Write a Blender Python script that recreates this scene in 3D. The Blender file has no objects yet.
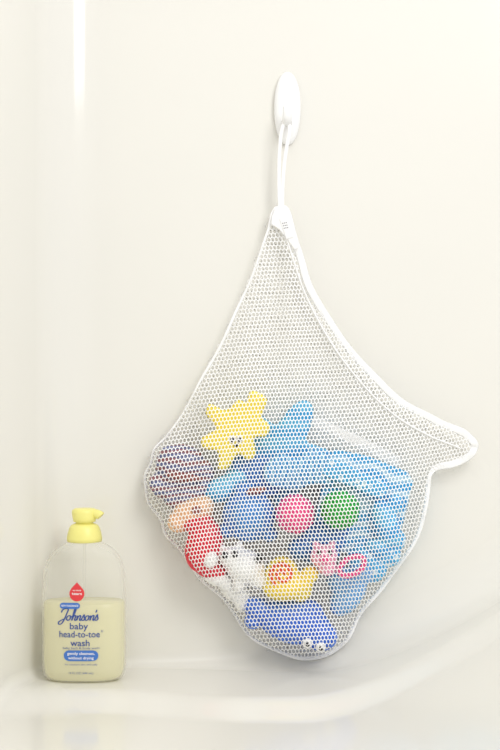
import bpy, bmesh, math, random
import numpy as np
from mathutils import Vector, Matrix
random.seed(4)
D=1.5; S=0.0011
scene=bpy.context.scene
scene.view_settings.view_transform='Standard'
COL=scene.collection
def W(px,py,d):
    f=(D-d)/D
    return Vector(((px-250)*S*f,-d,(375-py)*S*f))
def lin(c):
    return tuple(((v/255)/12.92 if v/255<=0.04045 else (((v/255)+0.055)/1.055)**2.4) for v in c)+(1.0,)
# ---------------- materials
def mat(name,rgb,rough=0.4,var=0.06,scale=30,bump=0.0,bscale=200,transl=0.0,**kw):
    m=bpy.data.materials.new(name); m.use_nodes=True
    nt=m.node_tree; N=nt.nodes; L=nt.links
    b=N['Principled BSDF']; c=lin(rgb)
    tc=N.new('ShaderNodeTexCoord')
    no=N.new('ShaderNodeTexNoise'); no.inputs['Scale'].default_value=scale; no.inputs['Detail'].default_value=3
    L.new(tc.outputs['Object'],no.inputs['Vector'])
    cr=N.new('ShaderNodeValToRGB')
    cr.color_ramp.elements[0].position=0.3; cr.color_ramp.elements[1].position=0.7
    cr.color_ramp.elements[0].color=tuple(v*(1-var) for v in c[:3])+(1,)
    cr.color_ramp.elements[1].color=tuple(min(1,v*(1+var)) for v in c[:3])+(1,)
    L.new(no.outputs['Fac'],cr.inputs['Fac']); L.new(cr.outputs['Color'],b.inputs['Base Color'])
    b.inputs['Roughness'].default_value=rough
    for k,v in kw.items(): b.inputs[k.replace('_',' ')].default_value=v
    if bump:
        n2=N.new('ShaderNodeTexNoise'); n2.inputs['Scale'].default_value=bscale
        L.new(tc.outputs['Object'],n2.inputs['Vector'])
        bp=N.new('ShaderNodeBump'); bp.inputs['Strength'].default_value=bump; bp.inputs['Distance'].default_value=0.001
        L.new(n2.outputs['Fac'],bp.inputs['Height']); L.new(bp.outputs['Normal'],b.inputs['Normal'])
    if transl:
        t=N.new('ShaderNodeBsdfTranslucent'); L.new(cr.outputs['Color'],t.inputs['Color'])
        mx=N.new('ShaderNodeMixShader'); mx.inputs[0].default_value=transl
        L.new(b.outputs[0],mx.inputs[1]); L.new(t.outputs[0],mx.inputs[2]); L.new(mx.outputs[0],N['Material Output'].inputs['Surface'])
    return m
def wave_mat(name,c1,c2,scale=40,dist=6,rough=0.35,lo=0.4,hi=0.6,dirn='Z'):
    m=mat(name,c1,rough); nt=m.node_tree;N=nt.nodes;L=nt.links
    tc=[n for n in N if n.type=='TEX_COORD'][0]
    w=N.new('ShaderNodeTexWave'); w.inputs['Scale'].default_value=scale; w.inputs['Distortion'].default_value=dist
    w.inputs['Detail'].default_value=1; w.bands_direction=dirn
    L.new(tc.outputs['Object'],w.inputs['Vector'])
    cr=N.new('ShaderNodeValToRGB'); cr.color_ramp.elements[0].position=lo; cr.color_ramp.elements[1].position=hi
    cr.color_ramp.elements[0].color=lin(c1); cr.color_ramp.elements[1].color=lin(c2)
    L.new(w.outputs['Fac'],cr.inputs['Fac']); L.new(cr.outputs['Color'],N['Principled BSDF'].inputs['Base Color'])
    return m
def spot_mat(name,c1,c2,scale=90,th=0.35):
    m=mat(name,c1,0.4); nt=m.node_tree;N=nt.nodes;L=nt.links
    tc=[n for n in N if n.type=='TEX_COORD'][0]
    w=N.new('ShaderNodeTexVoronoi'); w.inputs['Scale'].default_value=scale
    L.new(tc.outputs['Object'],w.inputs['Vector'])
    cr=N.new('ShaderNodeValToRGB'); cr.color_ramp.elements[0].position=th; cr.color_ramp.elements[1].position=th+0.05
    cr.color_ramp.elements[0].color=lin(c2); cr.color_ramp.elements[1].color=lin(c1)
    L.new(w.outputs['Distance'],cr.inputs['Fac']); L.new(cr.outputs['Color'],N['Principled BSDF'].inputs['Base Color'])
    return m
ACR=mat('cream_acrylic',(240,238,231),0.12,var=0.012,scale=3,bump=0.04,bscale=5)
WHITEP=mat('white_plastic',(252,252,252),0.2,var=0.01)
NET=mat('white_net_thread',(255,255,255),0.7,var=0.0)
TAPE=mat('white_fabric_tape',(255,255,255),0.8,var=0.02,scale=300,bump=0.3,bscale=900)
# ---------------- mesh helpers
def finish(me,name,m=None,loc=(0,0,0),smooth=True,parent=None):
    ob=bpy.data.objects.new(name,me); COL.objects.link(ob)
    if m:
        for mm in (m if isinstance(m,list) else [m]): me.materials.append(mm)
    ob.location=loc
    if smooth:
        for p in me.polygons: p.use_smooth=True
    if parent: ob.parent=parent
    return ob
def tag(ob,label,cat,group=None):
    ob['label']=label; ob['category']=cat
    if group: ob['group']=group
def blob(name,px,py,d,comps,m,voxel=0.0016,parent=None,smooth_it=4,rot=0):
    k=S*(D-d)/D
    bm=bmesh.new()
    for c in comps:
        dx,du,df,rx,rz,ry=c[:6]; r=math.radians(c[6]) if len(c)>6 else 0
        M=Matrix.Translation((dx*k,-df*k,du*k))@Matrix.Rotation(-r,4,'Y')@Matrix.Diagonal((rx*k,ry*k,rz*k,1))
        bmesh.ops.create_uvsphere(bm,u_segments=28,v_segments=18,radius=1,matrix=M)
    me=bpy.data.meshes.new(name); bm.to_mesh(me); bm.free()
    if len(comps)>1 :
        t=bpy.data.objects.new('tmp',me); COL.objects.link(t)
        r=t.modifiers.new('r','REMESH'); r.mode='VOXEL'; r.voxel_size=voxel
        s=t.modifiers.new('s','SMOOTH'); s.iterations=smooth_it; s.factor=0.5
        dg=bpy.context.evaluated_depsgraph_get()
        me2=bpy.data.meshes.new_from_object(t.evaluated_get(dg)); me2.name=name
        bpy.data.objects.remove(t); me=me2
    loc=W(px,py,d)
    if parent: loc=loc-parent.location
    ob=finish(me,name,m,loc,parent=parent)
    return ob
def slab(name,px,py,d,outline,th,m,bev=2.5,rot=0,tilt=(0,0)):
    k=S*(D-d)/D
    bm=bmesh.new()
    vs=[bm.verts.new((x*k,th*k/2,u*k)) for x,u in outline]
    f=bm.faces.new(vs)
    g=bmesh.ops.extrude_face_region(bm,geom=[f])
    nv=[v for v in g['geom'] if isinstance(v,bmesh.types.BMVert)]
    bmesh.ops.translate(bm,verts=nv,vec=(0,-th*k,0))
    bmesh.ops.recalc_face_normals(bm,faces=bm.faces)
    es=[e for e in bm.edges if len(e.link_faces)==2 and abs(e.link_faces[0].normal.y-e.link_faces[1].normal.y)>0.5]
    bmesh.ops.bevel(bm,geom=es,offset=bev*k,segments=4,affect='EDGES',profile=0.5)
    me=bpy.data.meshes.new(name); bm.to_mesh(me); bm.free()
    ob=finish(me,name,m,W(px,py,d))
    ob.rotation_euler=(math.radians(tilt[0]),math.radians(-rot),math.radians(tilt[1]))
    return ob
def sweep(name,pts,a,b,m,closed=False,seg=10,parent=None):
    n=len(pts); vs=[];fs=[]
    for i,p in enumerate(pts):
        if closed: t=pts[(i+1)%n]-pts[i-1]
        else: t=pts[min(i+1,n-1)]-pts[max(i-1,0)]
        t.normalize()
        yv=Vector((0,1,0)); 
        s=t.cross(yv)
        if s.length<0.2: s=Vector((1,0,0))
        s.normalize(); o=s.cross(t).normalized()
        aa=a[i] if isinstance(a,(list,tuple)) else a
        bb=b[i] if isinstance(b,(list,tuple)) else b
        for j in range(seg):
            th=2*math.pi*j/seg
            vs.append(p+s*aa*math.cos(th)+o*bb*math.sin(th))
    R=n if closed else n-1
    for i in range(R):
        for j in range(seg):
            fs.append((i*seg+j,i*seg+(j+1)%seg,((i+1)%n)*seg+(j+1)%seg,((i+1)%n)*seg+j))
    if not closed:
        fs.append(tuple(range(seg))[::-1]); fs.append(tuple((n-1)*seg+j for j in range(seg)))
    me=bpy.data.meshes.new(name); me.from_pydata([tuple(v) for v in vs],[],fs); me.update()
    bm=bmesh.new(); bm.from_mesh(me); bmesh.ops.recalc_face_normals(bm,faces=bm.faces); bm.to_mesh(me); bm.free()
    ob=finish(me,name,m,parent=None)
    if parent:
        ob.parent=parent; ob.location=-parent.location
    return ob
def catmull(P,n=8,closed=False):
    out=[];N=len(P)
    R=N if closed else N-1
    for i in range(R):
        if closed: p0,p1,p2,p3=P[i-1],P[i],P[(i+1)%N],P[(i+2)%N]
        else: p0,p1,p2,p3=P[max(i-1,0)],P[i],P[i+1],P[min(i+2,N-1)]
        for j in range(n):
            t=j/n
            out.append(tuple(0.5*((2*b)+(-a+c)*t+(2*a-5*b+4*c-d)*t*t+(-a+3*b-3*c+d)*t**3) for a,b,c,d in zip(p0,p1,p2,p3)))
    if not closed: out.append(tuple(P[-1]))
    return out

# ---------------- room shell
def sstep(a,b,x):
    t=max(0,min(1,(x-a)/(b-a))); return t*t*(3-2*t)
def zledge(x,y):
    d=-y; px=250+x/S
    z=-0.32
    if px>300: z+=0.095*(min(px,640)/215-300/215)**1.7
    ds=0.118+0.035*sstep(110,250,px)-0.06*sstep(280,480,px)
    z-=0.013*sstep(ds-0.012,ds+0.045,d)
    return z
XC=-0.2145; SL=0.30
Rc=0.068
ld=Vector((-SL,-1,0)).normalized(); bd=Vector((1,0,0))
ang=math.acos(ld.dot(bd)); tl=Rc/math.tan(ang/2)
corner=Vector((XC,0,0))
cen=corner+(ld+bd).normalized()*(Rc/math.sin(ang/2))
pA=corner+ld*tl; pB=corner+bd*tl
path=[];nrm=[]
nl=(cen-pA).normalized()
for i in range(40):
    t=1-i/40; path.append(pA+ld*0.8*t); nrm.append(nl)
nleft=len(path)
aA=math.atan2(pA.y-cen.y,pA.x-cen.x); aB=math.atan2(pB.y-cen.y,pB.x-cen.x)
while aA<0: aA+=2*math.pi
while aB<0: aB+=2*math.pi
for i in range(33):
    a=aA+(aB-aA)*i/32; v=Vector((math.cos(a),math.sin(a),0)); path.append(cen+v*Rc); nrm.append(-v)
for i in range(1,101):
    path.append(pB+bd*(0.85*i/100)); nrm.append(Vector((0,-1,0)))
def rcove(x): return 0.012+0.05*sstep(-0.13,0.25,x)
def zbase(p,n): 
    r=rcove(p.x); q=p+n*min(r,0.045); return zledge(q.x,q.y)
def buildwall(name,i0,i1):
    vs=[];fs=[];ROW=20
    for i in range(i0,i1+1):
        p=path[i]; z0=zbase(p,nrm[i])+rcove(p.x)
        for j in range(ROW+1):
            vs.append((p.x,p.y,z0+(0.95-z0)*j/ROW))
    n=i1-i0
    for i in range(n):
        for j in range(ROW):
            a=i*(ROW+1)+j; fs.append((a,a+ROW+1,a+ROW+2,a+1))
    me=bpy.data.meshes.new(name); me.from_pydata(vs,[],fs); me.update()
    ob=finish(me,name,ACR); ob['kind']='structure'; return ob
buildwall('wall_left',0,nleft-1)
buildwall('wall_back',nleft-1,len(path)-1)
vs=[];fs=[]
C=Vector((0.12,-0.75,0)); NA=10; NB=130
for p,n in zip(path,nrm):
    r=rcove(p.x); ro=min(r,0.045); z0=zbase(p,n)
    for j in range(NA+1):
        a=math.pi/2*j/NA
        q=p+n*(ro*(1-math.cos(a)))
        vs.append((q.x,q.y,z0+r*(1-math.sin(a))))
    q0=p+n*ro
    for j in range(1,NB+1):
        t=(j/NB)**1.3*0.9
        q=q0.lerp(C,t)
        vs.append((q.x,q.y,zledge(q.x,q.y)))
R=NA+NB+1
for i in range(len(path)-1):
    for j in range(R-1):
        a=i*R+j; fs.append((a,a+1,a+R+1,a+R))
me=bpy.data.meshes.new('bathtub'); me.from_pydata(vs,[],fs); me.update()
tub=finish(me,'bathtub',ACR)
tag(tub,'glossy cream acrylic bathtub ledge with a coved edge','bathtub')

# ---------------- wash bottle
BD=0.064; kb=S*(D-BD)/D
bx=84.5; bottom=W(bx,682,BD)
zb=zledge(bottom.x,-BD)
bottle=bpy.data.objects.new('wash_bottle',None); COL.objects.link(bottle)
bottle.location=(bottom.x,-BD,zb+0.0004)
tag(bottle,'translucent baby wash bottle with pale yellow liquid and yellow pump','bottle')
prof=[(0,31),(1.5,36),(4,39),(9,41),(20,42),(45,42),(80,41.8),(98,41.2),(110,39.8),(119,36.6),(126,31.8),(131,26.5),(135,19.5),(137,16),(138,14),(141,14)]
profs=catmull(prof,4)
def bw(h):
    for i in range(len(profs)-1):
        if profs[i][0]<=h<=profs[i+1][0]:
            t=(h-profs[i][0])/max(1e-6,profs[i+1][0]-profs[i][0]); return profs[i][1]*(1-t)+profs[i+1][1]*t
    return profs[-1][1]
def bdp(w,h):
    f=0.58
    if h>119: f=0.58+0.42*min(1,(h-119)/19)
    return w*f
EXP=2.5
def lathe(name,rows,m,seg=64,exp=2.0,parent=bottle,rib=None,cap=True):
    vs=[];fs=[]
    for h,w,dp in rows:
        for j in range(seg):
            a=2*math.pi*j/seg; c,s=math.cos(a),math.sin(a)
            rr=1.0
            if rib: rr=1+rib*(1 if j%2 else -1)
            x=math.copysign(abs(c)**(2/exp),c)*w*rr; y=math.copysign(abs(s)**(2/exp),s)*dp*rr
            vs.append((x*kb,y*kb,h*kb))
    for i in range(len(rows)-1):
        for j in range(seg):
            fs.append((i*seg+j,i*seg+(j+1)%seg,(i+1)*seg+(j+1)%seg,(i+1)*seg+j))
    if cap:
        fs.append(tuple(range(seg))[::-1]); fs.append(tuple((len(rows)-1)*seg+j for j in range(seg)))
    me=bpy.data.meshes.new(name); me.from_pydata(vs,[],fs); me.update()
    return finish(me,name,m,parent=parent)
def thin(name,tint,base,lo,hi,transl=0.0,rough=0.15):
    m=bpy.data.materials.new(name); m.use_nodes=True
    N=m.node_tree.nodes; L=m.node_tree.links
    pb=N['Principled BSDF']; pb.inputs['Base Color'].default_value=lin(base); pb.inputs['Roughness'].default_value=rough
    tr=N.new('ShaderNodeBsdfTransparent'); tr.inputs['Color'].default_value=tint
    lw=N.new('ShaderNodeLayerWeight'); lw.inputs['Blend'].default_value=0.25
    mr=N.new('ShaderNodeMapRange'); mr.inputs['To Min'].default_value=lo; mr.inputs['To Max'].default_value=hi
    mx=N.new('ShaderNodeMixShader')
    L.new(lw.outputs['Facing'],mr.inputs['Value']); L.new(mr.outputs[0],mx.inputs[0]); L.new(tr.outputs[0],mx.inputs[1])
    src=pb.outputs[0]
    if transl:
        tl_=N.new('ShaderNodeBsdfTranslucent'); tl_.inputs['Color'].default_value=lin(base)
        m2=N.new('ShaderNodeMixShader'); m2.inputs[0].default_value=transl
        L.new(pb.outputs[0],m2.inputs[1]); L.new(tl_.outputs[0],m2.inputs[2]); src=m2.outputs[0]
    L.new(src,mx.inputs[2]); L.new(mx.outputs[0],N['Material Output'].inputs['Surface'])
    return m
SH=thin('frosted_bottle_plastic',(0.99,0.99,0.98,1),(249,248,242),0.17,0.6,0.05)
rows=[(h,w,bdp(w,h)) for h,w in profs]
shell=lathe('bottle_body',rows,SH,exp=EXP)
shell['label']='frosted clear plastic bottle body'
LIQ=thin('pale_yellow_wash',(1,0.99,0.93,1),(255,251,208),0.62,0.8,0.08)
lr=[]
for h in [1.5,3,6,12,25,45,65,77]:
    w=bw(h)-1.6; lr.append((h,w,bdp(w,h)))
lr.append((78,bw(78)-3,bdp(bw(78)-3,78)))
liq=lathe('liquid',lr,LIQ,exp=EXP); liq['label']='pale yellow liquid soap'
YP=mat('pale_yellow_plastic',(249,242,146),0.35,var=0.02)
col=lathe('pump_collar',[(137,15.5,15.5),(137.5,17.2,17.2),(141,17.4,17.4),(146,16.4,16.4),(151,14.8,14.8),(153.5,13.2,13.2),(155,10,10)],YP,seg=72,rib=0.012)
stem=lathe('pump_stem',[(153,8.6,8.6),(161,8.6,8.6)],YP,seg=24)
rows=[(156.5,9,9),(157,11,11),(161,12,12),(166,12.7,12.7),(168.5,12.3,12.3),(170,10,10),(170.5,5,5)]
head=lathe('pump_head',rows,YP,seg=40)
sp=[Vector((x*kb,y*kb,z*kb)) for x,y,z in catmull([(2,0,165),(8,-3,165.5),(13,-5,165),(16,-6,163.8),(17,-6.3,163)],5)]
spo=sweep('pump_spout',sp,[4.6*kb]*len(sp),[4.6*kb]*len(sp),YP); spo.parent=bottle
tube=lathe('dip_tube',[(6,1.6,1.6),(138,1.6,1.6)],thin('clear_tube',(0.985,0.985,0.98,1),(242,242,234),0.05,0.3),seg=12)
def surf_y(x,h):
    w=bw(h); dp=bdp(w,h); t=min(0.999,abs(x)/w)
    return -(dp*(1-t**EXP)**(1/EXP)+0.35)
lv=[];lf=[];lm=[]
PR=[mat('print_blue',(54,82,156),0.4,0.02),mat('print_red',(230,62,68),0.4,0.02),mat('print_white',(250,250,250),0.4,0.01),mat('print_pill_blue',(70,122,204),0.4,0.02)]
def add_poly(vs,fs,mi,off=0.0):
    b=len(lv)
    for x,h in vs: lv.append((x*kb,(surf_y(x,h)-off)*kb,h*kb))
    for f in fs: lf.append(tuple(b+i for i in f)); lm.append(mi)
def text(s,cx,py,size,mi,shear=0,bold=0,width=None,off=0):
    cu=bpy.data.curves.new('t','FONT'); cu.body=s; cu.size=size; cu.align_x='CENTER'; cu.align_y='CENTER'; cu.shear=shear; cu.offset=bold; cu.resolution_u=3
    o=bpy.data.objects.new('t',cu); COL.objects.link(o)
    dg=bpy.context.evaluated_depsgraph_get(); me=bpy.data.meshes.new_from_object(o.evaluated_get(dg))
    V=[(v.co.x,v.co.y) for v in me.vertices]; F=[tuple(p.vertices) for p in me.polygons]
    bpy.data.objects.remove(o)
    if not V: return
    wd=max(v[0] for v in V)-min(v[0] for v in V); mid=(max(v[0] for v in V)+min(v[0] for v in V))/2
    sc=width/wd if width else 1
    add_poly([((x-mid)*sc+cx-bx,y+(682-py)) for x,y in V],F,mi,off)
def shape(fn,mi,off=0,n=16):
    V=[];F=[];K=9
    for i in range(n+1):
        a,b,py=fn(i/n)
        for j in range(K): V.append((a+(b-a)*j/(K-1)-bx,682-py))
    for i in range(n):
        for j in range(K-1):
            q=i*K+j; F.append((q,q+1,q+K+1,q+K))
    add_poly(V,F,mi,off)
def drop(t):
    py=582+19*t
    if t>=0.58:
        u=(t-0.58)/0.42; w=7.4*math.sqrt(max(0,1-u*u))
    else: w=7.4*math.sin(math.pi/2*(t/0.58))**1.2
    return 80-w,80+w,py
shape(drop,1,0,n=24)
def pill(x0,x1,y0,y1):
    r=(y1-y0)/2
    def f(t):
        py=y0+(y1-y0)*t; u=(t-0.5)*2; w=r*(1-math.sqrt(max(0,1-u*u)))
        return x0+w,x1-w,py
    return f
shape(pill(63,83,602.3,608.3),3)
text('NEW FRAGRANCE',73,605.3,2.6,2,bold=0.03,width=17,off=0.3)
text('no more',80,590,2.6,2,bold=0.03,off=0.3,width=8); text('tears',80,593.3,3.8,2,bold=0.05,off=0.3,width=10)
strokes=[
 [(0.25,1.5),(0.35,2.0),(0.9,2.3),(1.45,2.15),(1.3,1.3),(1.0,0.1),(0.6,-0.7),(0.1,-0.8),(0.0,-0.4),(0.5,0.0),(1.2,0.3)],
 [(1.95,0.95),(1.55,0.75),(1.45,0.25),(1.75,0.0),(2.1,0.25),(2.15,0.75),(1.95,0.95),(2.2,0.75),(2.5,0.75)],
 [(2.45,0.4),(2.8,1.3),(2.95,2.1),(2.72,2.15),(2.6,1.2),(2.5,0.0),(2.65,0.6),(2.95,0.98),(3.15,0.8),(3.05,0.2),(3.2,0.0),(3.5,0.3)],
 [(3.45,0.95),(3.5,0.5),(3.45,0.0),(3.6,0.6),(3.9,0.98),(4.1,0.8),(4.0,0.2),(4.15,0.0),(4.4,0.3)],
 [(4.35,0.25),(4.7,1.1),(4.8,0.7),(4.95,0.3),(4.7,0.0),(4.4,0.1)],
 [(5.5,0.95),(5.15,0.75),(5.05,0.25),(5.3,0.0),(5.65,0.25),(5.7,0.75),(5.5,0.95),(5.75,0.75),(6.0,0.8)],
 [(6.0,0.95),(6.05,0.5),(6.0,0.0),(6.15,0.6),(6.45,0.98),(6.65,0.8),(6.55,0.2),(6.7,0.0),(6.9,0.3)],
 [(6.95,2.05),(6.95,1.8),(6.85,1.55)],
 [(6.9,0.25),(7.25,1.1),(7.35,0.7),(7.5,0.3),(7.25,0.0),(6.95,0.1)]]
u_=5.0
for si,stt in enumerate(strokes):
    pp=catmull(stt,6); V=[];F=[]
    for i,(x,y) in enumerate(pp):
        a=pp[max(i-1,0)]; b=pp[min(i+1,len(pp)-1)]
        tx,ty=b[0]-a[0],b[1]-a[1]; l=math.hypot(tx,ty) or 1
        nx_,ny_=-ty/l,tx/l
        wd=0.09+0.045*abs(ty/l)
        for sg in(-1,1):
            X=x+nx_*wd*sg; Y=y+ny_*wd*sg
            X=X+0.18*Y
            V.append(((X-3.9)*u_*1.02+82-bx,Y*u_+682-619.5))
        if i: q=2*i; F.append((q-2,q-1,q+1,q))
    add_poly(V,F,0,0.05+si*0.02)
text('baby',82,625.5,9,0,bold=0.08,width=18)
text('head-to-toe',82.5,633.5,9,0,bold=0.08,width=40)
text('\u00ae',104.5,630.5,3.2,0)
text('wash',83,642,9,0,bold=0.08,width=19)
text('baby bath & body wash',84,646.8,2.9,0,width=36)
shape(pill(67,101,649,659.5),3)
text('gently cleanses,',84,652.1,3.8,2,bold=0.05,width=27,off=0.3); text('without drying',84,656.5,3.8,2,bold=0.05,width=25,off=0.3)
text('for newborn skin and scalp',84,663,2.5,0,width=32)
text('15 FL OZ (444 mL)',84,671.5,3.2,0,width=24)
me=bpy.data.meshes.new('printed_label'); me.from_pydata(lv,[],lf); me.update()
lab=finish(me,'printed_label',PR,smooth=False,parent=bottle)
for p,i in zip(me.polygons,lm): p.material_index=i
lab['label']='blue printed wording with red drop'

# ---------------- wall hook
hc=W(287.5,108,0.006)
hook=bpy.data.objects.new('wall_hook',None); COL.objects.link(hook); hook.location=(hc.x,0,hc.z)
tag(hook,'glossy white oval adhesive hook stuck on the wall','hook')
bm=bmesh.new(); ns=48; ringv=[]
prf=[(1.0,0.0005),(1.0,0.004),(0.985,0.0055),(0.95,0.0068),(0.88,0.0082),(0.75,0.0095),(0.5,0.0106),(0.25,0.0111),(0.08,0.0113)]
for r,dd in prf:
    row=[]
    for j in range(ns):
        c,s=math.cos(2*math.pi*j/ns),math.sin(2*math.pi*j/ns)
        row.append(bm.verts.new((13.4*S*r*math.copysign(abs(c)**0.93,c),-dd,36.5*S*r*math.copysign(abs(s)**0.95,s))))
    ringv.append(row)
for i in range(len(prf)-1):
    for j in range(ns): bm.faces.new((ringv[i][j],ringv[i][(j+1)%ns],ringv[i+1][(j+1)%ns],ringv[i+1][j]))
bm.faces.new(ringv[-1]); bm.faces.new(ringv[0][::-1]); bmesh.ops.recalc_face_normals(bm,faces=bm.faces)
me=bpy.data.meshes.new('hook_plate'); bm.to_mesh(me); bm.free()
finish(me,'hook_plate',WHITEP,parent=hook)
hp=[Vector(v) for v in catmull([(-0.001,-0.006,-0.012),(-0.001,-0.015,-0.0185),(-0.001,-0.022,-0.0195),(-0.001,-0.0275,-0.015),(-0.001,-0.0285,-0.008),(-0.001,-0.0275,-0.003)],6)]
n=len(hp)
ho=sweep('hook_prong',hp,[0.0062-0.002*i/n for i in range(n)],[0.0035-0.001*i/n for i in range(n)],WHITEP); ho.parent=hook

# ---------------- toys
G='bath toys in the mesh bag'
BLK=mat('toy_black',(25,25,30),0.3,0.02); WHT=mat('toy_white',(250,250,248),0.35,0.02)
YEL=mat('toy_yellow',(255,226,80),0.4,0.04); LEM=mat('toy_lemon',(255,232,88),0.5,0.03)
LBL=wave_mat('toy_light_blue',(66,174,232),(108,200,242),14,8)
MBL=mat('toy_mid_blue',(56,128,208),0.4,0.06); DBL=mat('toy_periwinkle',(70,122,222),0.4,0.05)
RED=mat('toy_red',(228,40,64),0.35,0.05); PNK=mat('toy_pink',(244,88,154),0.4,0.05)
LPK=mat('toy_light_pink',(250,178,206),0.4,0.04); GRN=mat('toy_green',(34,176,62),0.4,0.05)
PCH=mat('toy_peach',(246,200,158),0.45,0.05); ORG=mat('toy_orange',(240,84,48),0.4,0.05)
MAU=wave_mat('toy_mauve',(118,126,168),(160,104,110),34,6,lo=0.35,hi=0.8); BRN=mat('toy_brown',(160,90,85),0.4,0.08)
SKY=spot_mat('toy_sky_spotted',(86,188,238),(225,242,250),110,0.3)
MSP=wave_mat('foam_blue_patterned',(76,166,226),(166,218,244),50,7,dirn='X',lo=0.45,hi=0.8)
def part(parent,name,dx,du,df,comps,m,label=None,**kw):
    root=parent
    while root.parent: root=root.parent
    d=-root.location.y; k=S*(D-d)/D
    ob=blob(name,250,375,d,comps,m,**kw)
    ob.parent=parent; ob.location=(dx*k,-df*k,du*k)
    if label: ob['label']=label
    return ob
def star(n,R,r,ph,N=90,p=1.0):
    o=[]
    for i in range(N):
        a=2*math.pi*i/N
        c=(0.5+0.5*math.cos(n*(a-ph)))**p
        o.append(((r+(R-r)*c)*math.cos(a),(r+(R-r)*c)*math.sin(a)))
    return o
book=slab('bath_book',363,508,0.024,[(-42,50),(-10,52),(34,46),(42,38),(42,-38),(34,-46),(-36,-48),(-44,-40),(-46,40)],13,wave_mat('book_waves',(66,176,230),(206,236,248),18,12,lo=0.35,hi=0.95),bev=3,rot=-14)
tag(book,'light blue soft vinyl bath book with white waves','bath book',G)
star2=slab('starfish_toy',280,454,0.018,star(5,60,30,math.radians(62),p=1.1),12,LBL,bev=4,rot=0)
tag(star2,'bright blue foam starfish toy with pointed arms','toy',G)
so=catmull([(22,38),(31,30),(26,14),(34,4),(30,-6),(18,-8),(20,-24),(12,-30),(2,-24),(-8,-38),(-18,-38),(-18,-22),(-32,-18),(-34,-8),(-20,2),(-30,16),(-26,26),(-10,20),(2,30),(10,28),(14,38)][::-1],5,closed=True)
st=slab('star_toy',236,430,0.042,so,13,LEM,bev=3.2,rot=0)
tag(st,'pale yellow chunky star toy with a small face','toy',G)
for s in (-1,1):
    e=part(st,'eye',s*3.6,-9,7,[(0,0,0,3.5,4.2,1.2)],WHT)
    part(e,'pupil',0,0,0,[(0,-0.4,1.0,2,2.4,0.8)],BLK)
part(st,'nose',0,-15,7,[(0,0,0,2.2,1.6,1)],BLK)
oc=blob('octopus_toy',181,474,0.034,[(0,8,0,26,22,15),(-8,20,0,14,9,12),(-22,-12,2,9,13,8,30),(-10,-20,4,8,14,8,12),(4,-22,5,8,14,8,-6),(18,-16,3,8,14,8,-25),(24,2,0,9,12,9)],MAU)
tag(oc,'mauve and grey squeeze toy with stubby legs','toy',G)
part(oc,'head_band',4,-2,13,[(0,0,0,20,4,4,-8)],BRN,'reddish brown band')
fsh=blob('shell_toy',193,512,0.042,[(0,0,0,21,14,13,10),(-14,-10,0,12,11,10),(10,6,2,12,11,12)],PCH)
tag(fsh,'peach squirting bath toy','toy',G)
part(fsh,'spot',4,3,13.5,[(0,0,0,5,4,2)],BRN)
rf=blob('fish_toy',204,546,0.048,[(0,0,0,19,27,15,-14),(-5,22,0,16,10,10,10),(7,-24,0,16,9,11,-10)],RED)
tag(rf,'red squirting fish toy with a white tail','toy',G)
part(rf,'tail',13,-32,0,[(0,0,0,17,8,8,-20),(8,-6,0,10,6,6,-40)],WHT,'white tail')
part(rf,'belly',7,-12,11.5,[(0,0,0,7,9,5,-14)],WHT,'white belly patch')
bt=blob('turtle_toy',249,516,0.046,[(0,0,0,27,26,20),(-22,-14,0,9,8,8),(20,-18,0,9,8,8),(-4,26,2,11,9,10)],MBL)
tag(bt,'medium blue rounded turtle bath toy','toy',G)
part(bt,'shell',0,2,13,[(0,0,0,18,17,10)],mat('turtle_shell_blue',(74,148,216),0.4,0.05))
part(bt,'band',6,26,8,[(0,0,0,12,4,6,10)],BRN)
fp=slab('foam_piece',302,472,0.036,catmull([(-38,6),(-22,18),(-4,14),(10,24),(26,16),(40,4),(34,-14),(12,-12),(-8,-18),(-34,-12)][::-1],4,closed=True),10,MSP,bev=3,tilt=(6,8))
tag(fp,'pale blue patterned flat foam piece','toy',G)
fp2=slab('foam_piece',352,474,0.038,catmull([(-30,16),(-10,12),(10,2),(34,-10),(28,-24),(2,-14),(-20,-6),(-34,2)][::-1],4,closed=True),8,SKY,bev=2.5,tilt=(-5,-6))
tag(fp2,'sky blue flat foam piece with white dots','toy',G)
fp3=slab('foam_piece',262,476,0.030,catmull([(-30,14),(-8,22),(16,14),(26,-4),(10,-20),(-18,-16)][::-1],4,closed=True),10,MBL,bev=3)
tag(fp3,'medium blue flat foam piece','toy',G)
sb=blob('seal_toy',222,489,0.033,[(0,0,0,20,13,13,20),(14,10,0,12,10,10),(-16,-8,0,9,8,7)],LBL)
tag(sb,'light blue seal bath toy','toy',G)
fb=blob('squid_toy',324,538,0.036,[(0,0,0,22,16,14,-10),(-22,-10,0,14,12,12),(16,10,0,10,10,10),(-4,-16,0,20,10,10)],MBL)
tag(fb,'blue squid bath toy','toy',G)
tb=blob('tugboat_toy',388,554,0.030,[(0,0,0,14,13,11,45),(-14,-16,0,14,12,12,45),(-26,-4,0,16,14,12),(6,14,0,12,12,10)],SKY)
tag(tb,'sky blue tugboat toy with white dots','toy',G)
wc=blob('shell_toy',236,590,0.038,[(0,0,0,20,12,12,-40),(-10,10,0,12,8,10,-40),(8,-12,0,10,10,10)],WHT)
tag(wc,'white seashell bath toy','toy',G)
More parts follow.
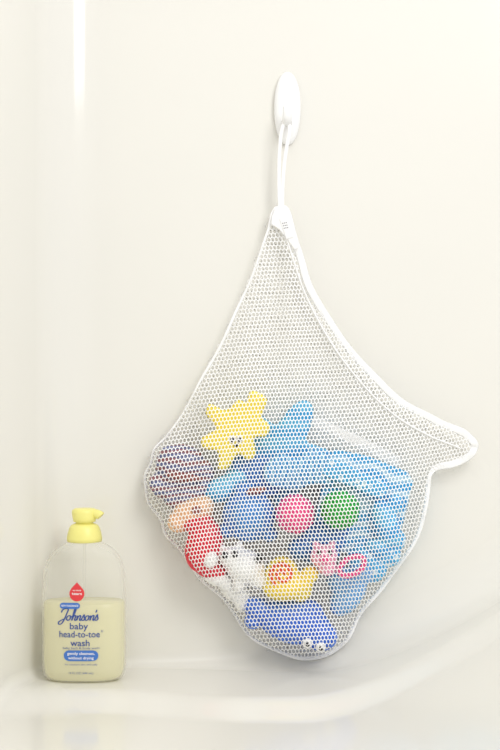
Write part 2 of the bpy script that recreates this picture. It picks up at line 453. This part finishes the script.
def ball(name,px,py,d,r,m,label,dimple=True):
    k=S*(D-d)/D; bm=bmesh.new()
    bmesh.ops.create_icosphere(bm,subdivisions=5,radius=r*k)
    dirs=[]
    for i in range(46):
        zz=1-2*(i+0.5)/46; a=i*2.39996; q=math.sqrt(1-zz*zz); dirs.append(Vector((q*math.cos(a),q*math.sin(a),zz)))
    for v in bm.verts:
        u=v.co.normalized(); mxd=max(u.dot(x) for x in dirs)
        v.co=u*(r*k*(1+0.06*sstep(0.975,0.998,mxd)))
    me=bpy.data.meshes.new(name); bm.to_mesh(me); bm.free()
    ob=finish(me,name,m,W(px,py,d)); tag(ob,label,'ball',G); return ob
ball('knobby_ball',295,514,0.060,19,PNK,'pink knobby rubber ball')
ball('knobby_ball',340,510,0.058,19,GRN,'green knobby rubber ball')
cw=blob('cow_toy',245,566,0.052,[(0,0,0,21,17,16,-20),(-14,9,3,12,11,12),(-22,17,2,4,6,3,30),(-6,20,2,4,6,3,-20),(14,-14,0,11,9,10),(-6,-18,0,7,9,8)],WHT)
tag(cw,'white squirting cow toy with black spots','toy',G)
for dx,du in((-20,13),(-10,14)): part(cw,'eye',dx,du,14,[(0,0,0,3.2,3.8,2.2)],BLK,'black eye')
part(cw,'spot',14,9,11,[(0,0,0,4.5,4,4.5)],BLK,'black spot')
dk=blob('snail_toy',288,580,0.055,[(0,-6,0,26,15,16,8),(-6,6,2,17,18,14),(22,6,0,9,9,9,40),(12,-10,0,12,12,10)],YEL)
tag(dk,'yellow snail squirting toy with an orange swirl','toy',G)
kk=S*(D-0.055)/D
sw=[]
for i in range(50):
    t=i/49; a=t*3.4*math.pi; r=2+10.5*t
    sw.append(Vector(((-6+r*math.cos(a))*kk,-(15.8-3.2*(r/12)**2)*kk,(8+r*math.sin(a))*kk)))
swo=sweep('shell_swirl',sw,2.1*kk,1.4*kk,ORG,seg=8); swo.parent=dk; swo['label']='orange shell swirl'
pg=blob('pig_toy',324,556,0.060,[(0,0,0,14,12,13),(-8,11,0,4,5,3,20),(8,11,0,4,5,3,-20),(4,-12,0,10,8,9)],LPK)
tag(pg,'light pink pig squirting toy','toy',G)
part(pg,'snout',0,-2,12,[(0,0,0,5,4,3.5)],PNK,'pink snout')
for dx in(-5.5,5.5): part(pg,'eye',dx,5,11.6,[(0,0,0,2.2,2.6,1.8)],BLK,'black eye')
rp=[Vector((12*S*math.cos(a),0,8.5*S*math.sin(a)+4*S*math.cos(a))) for a in [2*math.pi*i/36 for i in range(36)]]
rg=sweep('teething_ring',rp,2.7*S,2.7*S,PNK,closed=True); rg.location=W(352,566,0.070)
tag(rg,'small pink plastic ring toy','toy',G)
wh=blob('whale_toy',294,624,0.044,[(0,2,0,38,22,18,-14),(24,-10,2,20,16,15,-20),(-34,14,0,18,12,12,-30),(-40,4,0,10,9,8,30),(10,16,0,20,10,14,-10)],DBL)
tag(wh,'periwinkle blue rubber whale toy with white eyes','toy',G)
for dx,du in((13,-16),(26,-20)):
    e=part(wh,'eye',dx,du,15.5,[(0,0,0,5,5,2)],WHT,'white eye'); part(e,'pupil',0,-1,2,[(0,0,0,2.2,2.2,0.9)],BLK)
bo=blob('boat_toy',348,594,0.036,[(0,0,0,25,15,14,55),(-8,14,0,14,14,12),(12,20,0,14,12,12)],mat('toy_pale_blue',(120,180,232),0.4,0.05))
tag(bo,'pale blue bath boat toy','toy',G)
lb=blob('dolphin_toy',386,524,0.038,[(0,0,0,13,26,12,20),(-8,-24,0,14,8,8,-20),(9,20,0,9,10,8)],LBL)
tag(lb,'light blue dolphin bath toy','toy',G)

# ---------------- mesh bag
outline=[(272,213),(266,238),(248,285),(228,330),(204,375),(184,412),(168,435),(155,449),(150,465),(145,480),(149,503),(161,520),(168,538),(183,552),(199,578),(219,594),(234,613),(248,634),(274,650),(303,658),(326,655),(346,640),(361,613),(385,583),(411,548),(425,512),(428,485),(434,469),(453,464),(471,454),(475,446),(470,438),(456,429),(432,419),(402,402),(370,373),(338,334),(311,290),(298,250),(288,216),(281,206)]
oc_=catmull(outline,6,closed=True)
poly=np.array(oc_)
def inside(x,y):
    c=False;n=len(poly);j=n-1
    for i in range(n):
        xi,yi=poly[i];xj,yj=poly[j]
        if (yi>y)!=(yj>y) and x<(xj-xi)*(y-yi)/(yj-yi)+xi: c=not c
        j=i
    return c
bpy.context.view_layer.update()
dg=bpy.context.evaluated_depsgraph_get()
X0,Y0,ST=135,195,3
NX,NY=118,160
obs=np.zeros((NY,NX)); ins=np.zeros((NY,NX),bool)
cam0=Vector((0,-D,0))
for j in range(NY):
    for i in range(NX):
        x=X0+i*ST;y=Y0+j*ST
        if not inside(x,y): continue
        ins[j,i]=True
        di=(W(x,y,0)-cam0).normalized()
        hit,loc,nn,ix,ob,mm=scene.ray_cast(dg,cam0,di)
        if hit and not ob.name.startswith(('wall','bathtub','hook')): obs[j,i]=-loc.y+0.0022
h=np.where(ins,np.maximum(obs,0.018),0.018)
for it in range(500):
    avg=(np.roll(h,1,0)+np.roll(h,-1,0)+np.roll(h,1,1)+np.roll(h,-1,1))/4
    hn=np.maximum(obs,avg); h=np.where(ins,hn,0.018)
def depth(x,y):
    u=(x-X0)/ST; v=(y-Y0)/ST
    i=int(max(0,min(NX-2,math.floor(u)))); j=int(max(0,min(NY-2,math.floor(v))))
    a=max(0,min(1,u-i)); b=max(0,min(1,v-j))
    r=(h[j,i]*(1-a)+h[j,i+1]*a)*(1-b)+(h[j+1,i]*(1-a)+h[j+1,i+1]*a)*b
    if y<410:  # soft folds converging towards the top
        an=math.atan2(x-281,y-150)
        r+=0.003*math.sin(an*26)*sstep(410,360,y)*sstep(215,260,y) if False else 0.003*math.sin(an*26)*(1-sstep(360,410,y))*sstep(215,260,y)
    return r
bag=bpy.data.objects.new('mesh_toy_bag',None); COL.objects.link(bag); bag.location=W(281,207,0.018)
tag(bag,'white mesh toy bag full of bath toys hanging from hook','mesh bag')
def net(name,df,ratio,w,ang,ph,stretch):
    Rr=w/math.sqrt(3); rows=1.5*Rr*stretch
    vs=[];fs=[];key={}
    ca,sa=math.cos(ang),math.sin(ang)
    def mp(a,b):
        x=300+a*ca-b*sa; y=430+a*sa+b*ca
        x2=x+5*math.sin(y/46+ph)+2*math.sin(x/31+y/60); y2=y+4*math.sin(x/52+ph*2)
        return x2,y2
    def V(a,b):
        kk=(round(a,1),round(b,1))
        if kk in key: return key[kk]
        x,y=mp(a,b); vs.append(tuple(W(x,y,df(x,y)))); key[kk]=len(vs)-1; return key[kk]
    for r in range(-110,110):
        for c in range(-95,95):
            a0=c*w+(w/2 if r%2 else 0); b0=r*rows
            x,y=mp(a0,b0)
            if not(130<x<490 and 195<y<670) or not inside(x,y): continue
            o=[];inn=[]
            for q in range(6):
                t=math.pi/6+q*math.pi/3
                da=Rr*math.cos(t); db=Rr*math.sin(t)*stretch
                o.append(V(a0+da,b0+db))
            for q in range(12):
                t=math.pi/6+q*math.pi/6
                rr=Rr*ratio*(1.0 if q%2==0 else 0.96)
                xx,yy=mp(a0+rr*math.cos(t),b0+rr*math.sin(t)*stretch)
                vs.append(tuple(W(xx,yy,df(xx,yy)))); inn.append(len(vs)-1)
            for q in range(6):
                q2=(q+1)%6
                fs.append((o[q],o[q2],inn[(2*q+2)%12],inn[2*q+1],inn[2*q]))
    me=bpy.data.meshes.new(name); me.from_pydata(vs,[],fs); me.update()
    ob=finish(me,name,NET,smooth=True); ob.parent=bag; ob.location=-bag.location
    return ob
net('front_net',depth,0.74,3.6,-0.12,0.3,1.30)
net('back_net',lambda x,y:0.004,0.91,7.0,0.10,1.7,1.15)
n=len(oc_); A=[];B=[];pts=[]
for i,(x,y) in enumerate(oc_):
    wr=0.35*math.sin(i*0.9)+0.3*math.sin(i*0.37+1)
    if y>470: aa=2.1+0.6*wr if x>280 else 1.4+0.4*wr
    elif x>283: aa=3.6+0.4*wr
    else: aa=1.3+0.3*wr
    A.append(aa*S); B.append(0.55*S); pts.append(W(x+0.5*math.sin(i*0.7),y+0.5*math.sin(i*0.55+2),0.018+0.001*math.sin(i*0.8)))
A2=[sum(A[(i+o)%n] for o in range(-2,3))/5 for i in range(n)]
sweep('hem_binding',pts,A2,B,TAPE,closed=True,parent=bag)
seam=catmull([(285,232),(294,262),(308,300),(334,347),(365,387),(396,416),(428,435),(450,444),(460,448)],6)
sweep('hem_stitching',[W(x,y,depth(x,y)+0.0012) for x,y in seam],0.8*S,0.5*S,TAPE,parent=bag)
bh=catmull([(312,420),(335,431),(365,445),(400,463)],6)
SHEER=thin('sheer_white_fabric',(1,1,1,1),(255,255,255),0.4,0.6,0.0,0.8)
sweep('back_hem',[W(x,y,0.036-0.0002*abs(x-350)) for x,y in bh],[5.5*S]*len(bh),0.8*S,SHEER,parent=bag)
tab=slab('fabric_tab',281,220,0.021,[(-5,13),(-1,15),(4,14),(8,6),(15,-16),(18,-27),(14,-30),(7,-20),(-2,-9),(-10,-4),(-9,4)],1.4,TAPE,bev=0.5)
tab.parent=bag; tab.location=W(281,220,0.0222)-bag.location
ct=slab('care_tag',286,230,0.024,[(-5,8),(4,9),(9,-10),(2,-12)],0.5,WHITEP,bev=0.15)
ct.parent=bag; ct.location=W(284.5,227,0.0236)-bag.location
ct['label']='small white care tag'
pv=[];pf=[]
for r in range(3):
    for c in range(3):
        x=-2.2+c*1.7+r*0.7; z=3-r*2.4+c*0.3
        b=len(pv)
        for ax,az in((0,0),(1.0,0.2),(1.0,1.2),(0,1.0)): pv.append(((x+ax)*S,-0.0004,(z+az)*S))
        pf.append((b,b+1,b+2,b+3))
me=bpy.data.meshes.new('tag_print'); me.from_pydata(pv,[],pf)
tp=finish(me,'tag_print',mat('print_grey',(130,130,136),0.6,0.02),smooth=False,parent=ct)
wp=hook.location
lp=[W(280.2,212,0.0205),W(279,190,0.021),W(279,165,0.022),W(280,145,0.023),W(281.8,130,0.0235),Vector((wp.x-0.001,-0.0235,wp.z-0.0125)),W(289.5,130,0.0235),W(287,145,0.023),W(284.2,165,0.022),W(282.6,188,0.021),W(282.2,212,0.0207)]
lps=[Vector(v) for v in catmull([tuple(p) for p in lp],8)]
sweep('hanging_loop',lps,1.9*S,0.6*S,TAPE,parent=bag)

# ---------------- lights, world, camera
def area(name,loc,tgt,sx,sy,e,c=(1,1,1)):
    l=bpy.data.lights.new(name,'AREA'); l.shape='RECTANGLE'; l.size=sx; l.size_y=sy; l.energy=e; l.color=c
    o=bpy.data.objects.new(name,l); COL.objects.link(o); o.location=loc
    o.rotation_euler=(Vector(tgt)-Vector(loc)).to_track_quat('-Z','Y').to_euler()
    return o
area('window_light',(0.95,-1.7,1.3),(0.1,0,0.1),0.75,1.2,20,(1,0.997,0.99))
area('ceiling_light',(0.1,-1.5,1.9),(0.1,0,0),1.4,1.2,6,(1,0.997,0.99))
w=bpy.data.worlds.new('room'); scene.world=w; w.use_nodes=True
w.node_tree.nodes['Background'].inputs['Color'].default_value=(1,0.99,0.972,1)
w.node_tree.nodes['Background'].inputs['Strength'].default_value=0.69
cd=bpy.data.cameras.new('camera'); co=bpy.data.objects.new('camera',cd); COL.objects.link(co)
co.location=(0,-D,0); co.rotation_euler=(math.radians(90),0,0)
cd.sensor_width=36; cd.lens=36*D/(750*S); cd.clip_start=0.01
scene.camera=co
